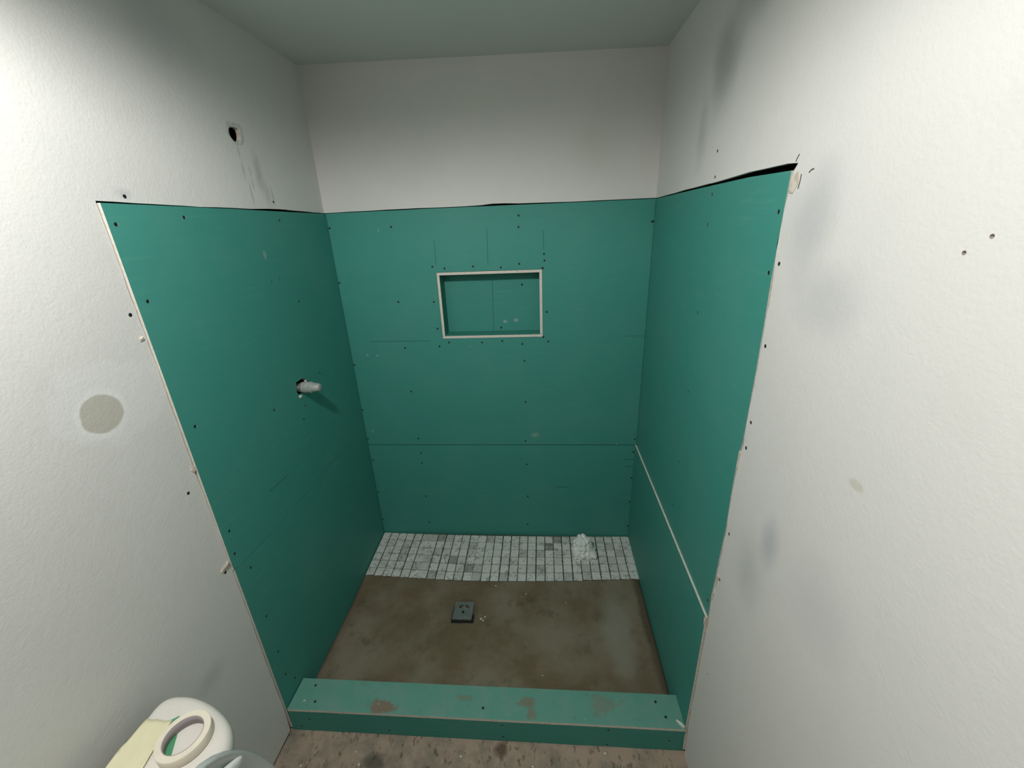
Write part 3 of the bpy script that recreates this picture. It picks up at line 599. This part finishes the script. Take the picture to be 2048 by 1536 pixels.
bm = bmesh.new(); loft(bm, [oval(a, z, r, q) for a, z, r, q in ((-.30, .001, .23, .12), (-.30, .03, .22, .11), (-.30, .15, .19, .095), (-.25, .25, .20, .12), (-.19, .33, .235, .165), (-.17, .385, .255, .185), (-.17, .398, .255, .185), (-.17, .398, .20, .135), (-.17, .35, .17, .11), (-.19, .22, .08, .06))]); bmesh.ops.recalc_face_normals(bm, faces=bm.faces[:]); obj('bowl', bm, por_m, toilet, True)
bm = bmesh.new(); add_box(bm, (-.66, YC - .11, .30), (-.38, YC + .11, .3995), bev=.012); obj('tank_shelf', bm, por_m, toilet)
# raised lid: outline in (y, z) tilted back against the tank
def seat_pt(s, h, d):   # s sideways, h height above the hinge, d towards the room
    return Vector((-.418 - .02 * h / .455 + d, YC + s, .428 + h))
def seat_outline(off, d, n=44):
    out = []
    for i in range(n):
        a = 2 * math.pi * i / n; s, c = math.sin(a), math.cos(a)
        if c >= 0: out.append(seat_pt((.179 + off) * s, .045 + (.41 + off) * c, d))
        else: out.append(seat_pt((.179 + off) * math.copysign(abs(s) ** .8, s), .045 - (.047 + off) * abs(c) ** .6, d))
    return out
bm = bmesh.new(); loft(bm, [seat_outline(o, d) for o, d in ((-.03, -.010), (-.006, -.008), (0, -.002), (0, .008), (-.002, .012), (-.006, .0125), (-.011, .010), (-.022, .002), (-.034, .000), (-.10, .001))]); bmesh.ops.recalc_face_normals(bm, faces=bm.faces[:])
sl = tag(obj('seat_lid', bm, plast_m, toilet, True), 'raised grey plastic seat lid')
for s in (-1, 1):
    bm = bmesh.new(); c0 = seat_pt(.082 * s, .353, 0); rings = []
    ux = Vector((-.02, -.86 * s, .52)).normalized(); uy = Vector((0, ux.z, -ux.y))
    for k, dd in ((1, -.001), (1, .010), (.85, .014), (.5, .016)):
        rings.append([c0 + ux * (.036 * k * math.copysign(abs(math.cos(a)) ** .55, math.cos(a))) + uy * (.0125 * k * math.copysign(abs(math.sin(a)) ** .8, math.sin(a))) + Vector((dd, 0, 0)) for a in [2*math.pi*i/20 for i in range(20)]])
    loft(bm, rings); bmesh.ops.recalc_face_normals(bm, faces=bm.faces[:]); tag(obj('bumper', bm, flat('white_bumper', (.82, .84, .82), .35), sl, True), 'white oval bumper')
    bm = bmesh.new(); loft(bm, [circle((-.418, YC + s * .075 + q, .418), .013, 'y', 16) for q in (-.018, .018)]); obj('hinge', bm, plast_m, toilet, True)
    bm = bmesh.new(); add_box(bm, (-.432, YC + s*.075 - .016, .398), (-.404, YC + s*.075 + .016, .412), bev=.003); obj('hinge_foot', bm, plast_m, toilet)

# ================================================================ ON THE TANK
ztop = .7915
def loop_strip(bm, prof, c, n=72):
    rings = [[Vector((c[0] + r * math.cos(2*math.pi*i/n), c[1] + r * math.sin(2*math.pi*i/n), z)) for i in range(n)] for r, z in prof]
    rings.append(rings[0]); vr = [[bm.verts.new(p) for p in r] for r in rings[:-1]]; vr.append(vr[0])
    for a, b in zip(vr, vr[1:]):
        for i in range(n): bm.faces.new((a[i], a[(i+1) % n], b[(i+1) % n], b[i]))
    bmesh.ops.recalc_face_normals(bm, faces=bm.faces[:])
tc = (-.554, -1.5005); h0 = ztop + .0008
roll = empty('masking_tape_roll', (tc[0], tc[1], h0), 'roll of cream masking tape lying on the toilet tank', 'tape roll')
bm = bmesh.new(); loop_strip(bm, [(.0392, h0), (.0515, h0), (.0522, h0 + .001), (.0522, h0 + .023), (.0515, h0 + .024), (.0392, h0 + .024)], tc); obj('tape', bm, flat('masking_tape', (.80, .735, .60), .55, var=.06, scale=25), roll, True)
bm = bmesh.new(); loop_strip(bm, [(.0378, h0 - .0002), (.0391, h0 - .0002), (.0391, h0 + .0243), (.0378, h0 + .0243)], tc); obj('cardboard_core', bm, flat('grey_cardboard', (.36, .32, .32), .8), roll)
for o in roll.children:
    if hasattr(o.data, 'polygons'):
        for p in o.data.polygons: p.use_smooth = abs(p.normal.z) < .5
# green tape strip
bm = bmesh.new(); A = [(-.6215, -1.455), (-.604, -1.478), (-.592, -1.500), (-.580, -1.520), (-.572, -1.532)]; rows = []
for i, (x, y) in enumerate(A):
    wv = .0085 + .002 * math.sin(i); rows.append([bm.verts.new((x + s * wv * .75, y + s * wv * .55, ztop - .0002 + h)) for s, h in ((-1, 0), (1, 0), (1, .0006), (-1, .0006))])
for a, b in zip(rows, rows[1:]):
    for i in range(4): bm.faces.new((a[i], a[(i+1) % 4], b[(i+1) % 4], b[i]))
bm.faces.new(rows[0][::-1]); bm.faces.new(rows[-1]); bmesh.ops.recalc_face_normals(bm, faces=bm.faces[:])
tag(obj('green_tape_strip', bm, flat('green_tape', (.09, .33, .17), .5)), 'strip of green tape on the tank under the masking tape roll', 'tape')
# pale yellow paper
bm = bmesh.new(); N = 26; rows = []
P0, P1, P2, P3 = Vector((-.688, -1.462)), Vector((-.622, -1.462)), Vector((-.585, -1.70)), Vector((-.698, -1.70))
for j in range(N + 1):
    row = []
    for i in range(N + 1):
        u, v_ = i / N, j / N; p = (P0 * (1-u) + P1 * u) * (1 - v_) + (P3 * (1-u) + P2 * u) * v_
        p = p + Vector((.004 * noise.noise(Vector((v_*6, 0, 1))), .004 * noise.noise(Vector((u*6, 3, 1)))))
        z = ztop + .0012 + .0035 * abs(noise.noise(Vector((p.x*30, p.y*16, 5)))) + .004 * max(0, noise.noise(Vector((p.x*45+p.y*30, p.y*22, 9))))
        dd = math.hypot(p.x - tc[0], p.y - tc[1])
        if dd < .062: z = min(z, ztop + .0012)
        if dd < .0535:
            k = .0535 / dd; p = Vector((tc[0] + (p.x - tc[0]) * k, tc[1] + (p.y - tc[1]) * k))
        row.append(bm.verts.new((p.x, p.y, z)))
    rows.append(row)
for j in range(N):
    for i in range(N):
        try: bm.faces.new((rows[j][i], rows[j+1][i], rows[j+1][i+1], rows[j][i+1]))
        except ValueError: pass
r_ = bmesh.ops.extrude_face_region(bm, geom=bm.faces[:])
for v in r_['geom']:
    if isinstance(v, bmesh.types.BMVert): v.co.z += .0008
bmesh.ops.recalc_face_normals(bm, faces=bm.faces[:])
pm = NT('yellow_paper', .8, .15); pm.base((.80, .76, .52)); pm.mix(pm.ramp(pm.noise(60, 3, .5, (1, .4, 1)), .66, .74, 0, .7), (.45, .40, .22)); pm = pm.done()
tag(obj('yellow_paper', bm, pm, smooth=True), 'wrinkled pale yellow paper on the toilet tank beside the tape roll', 'paper')
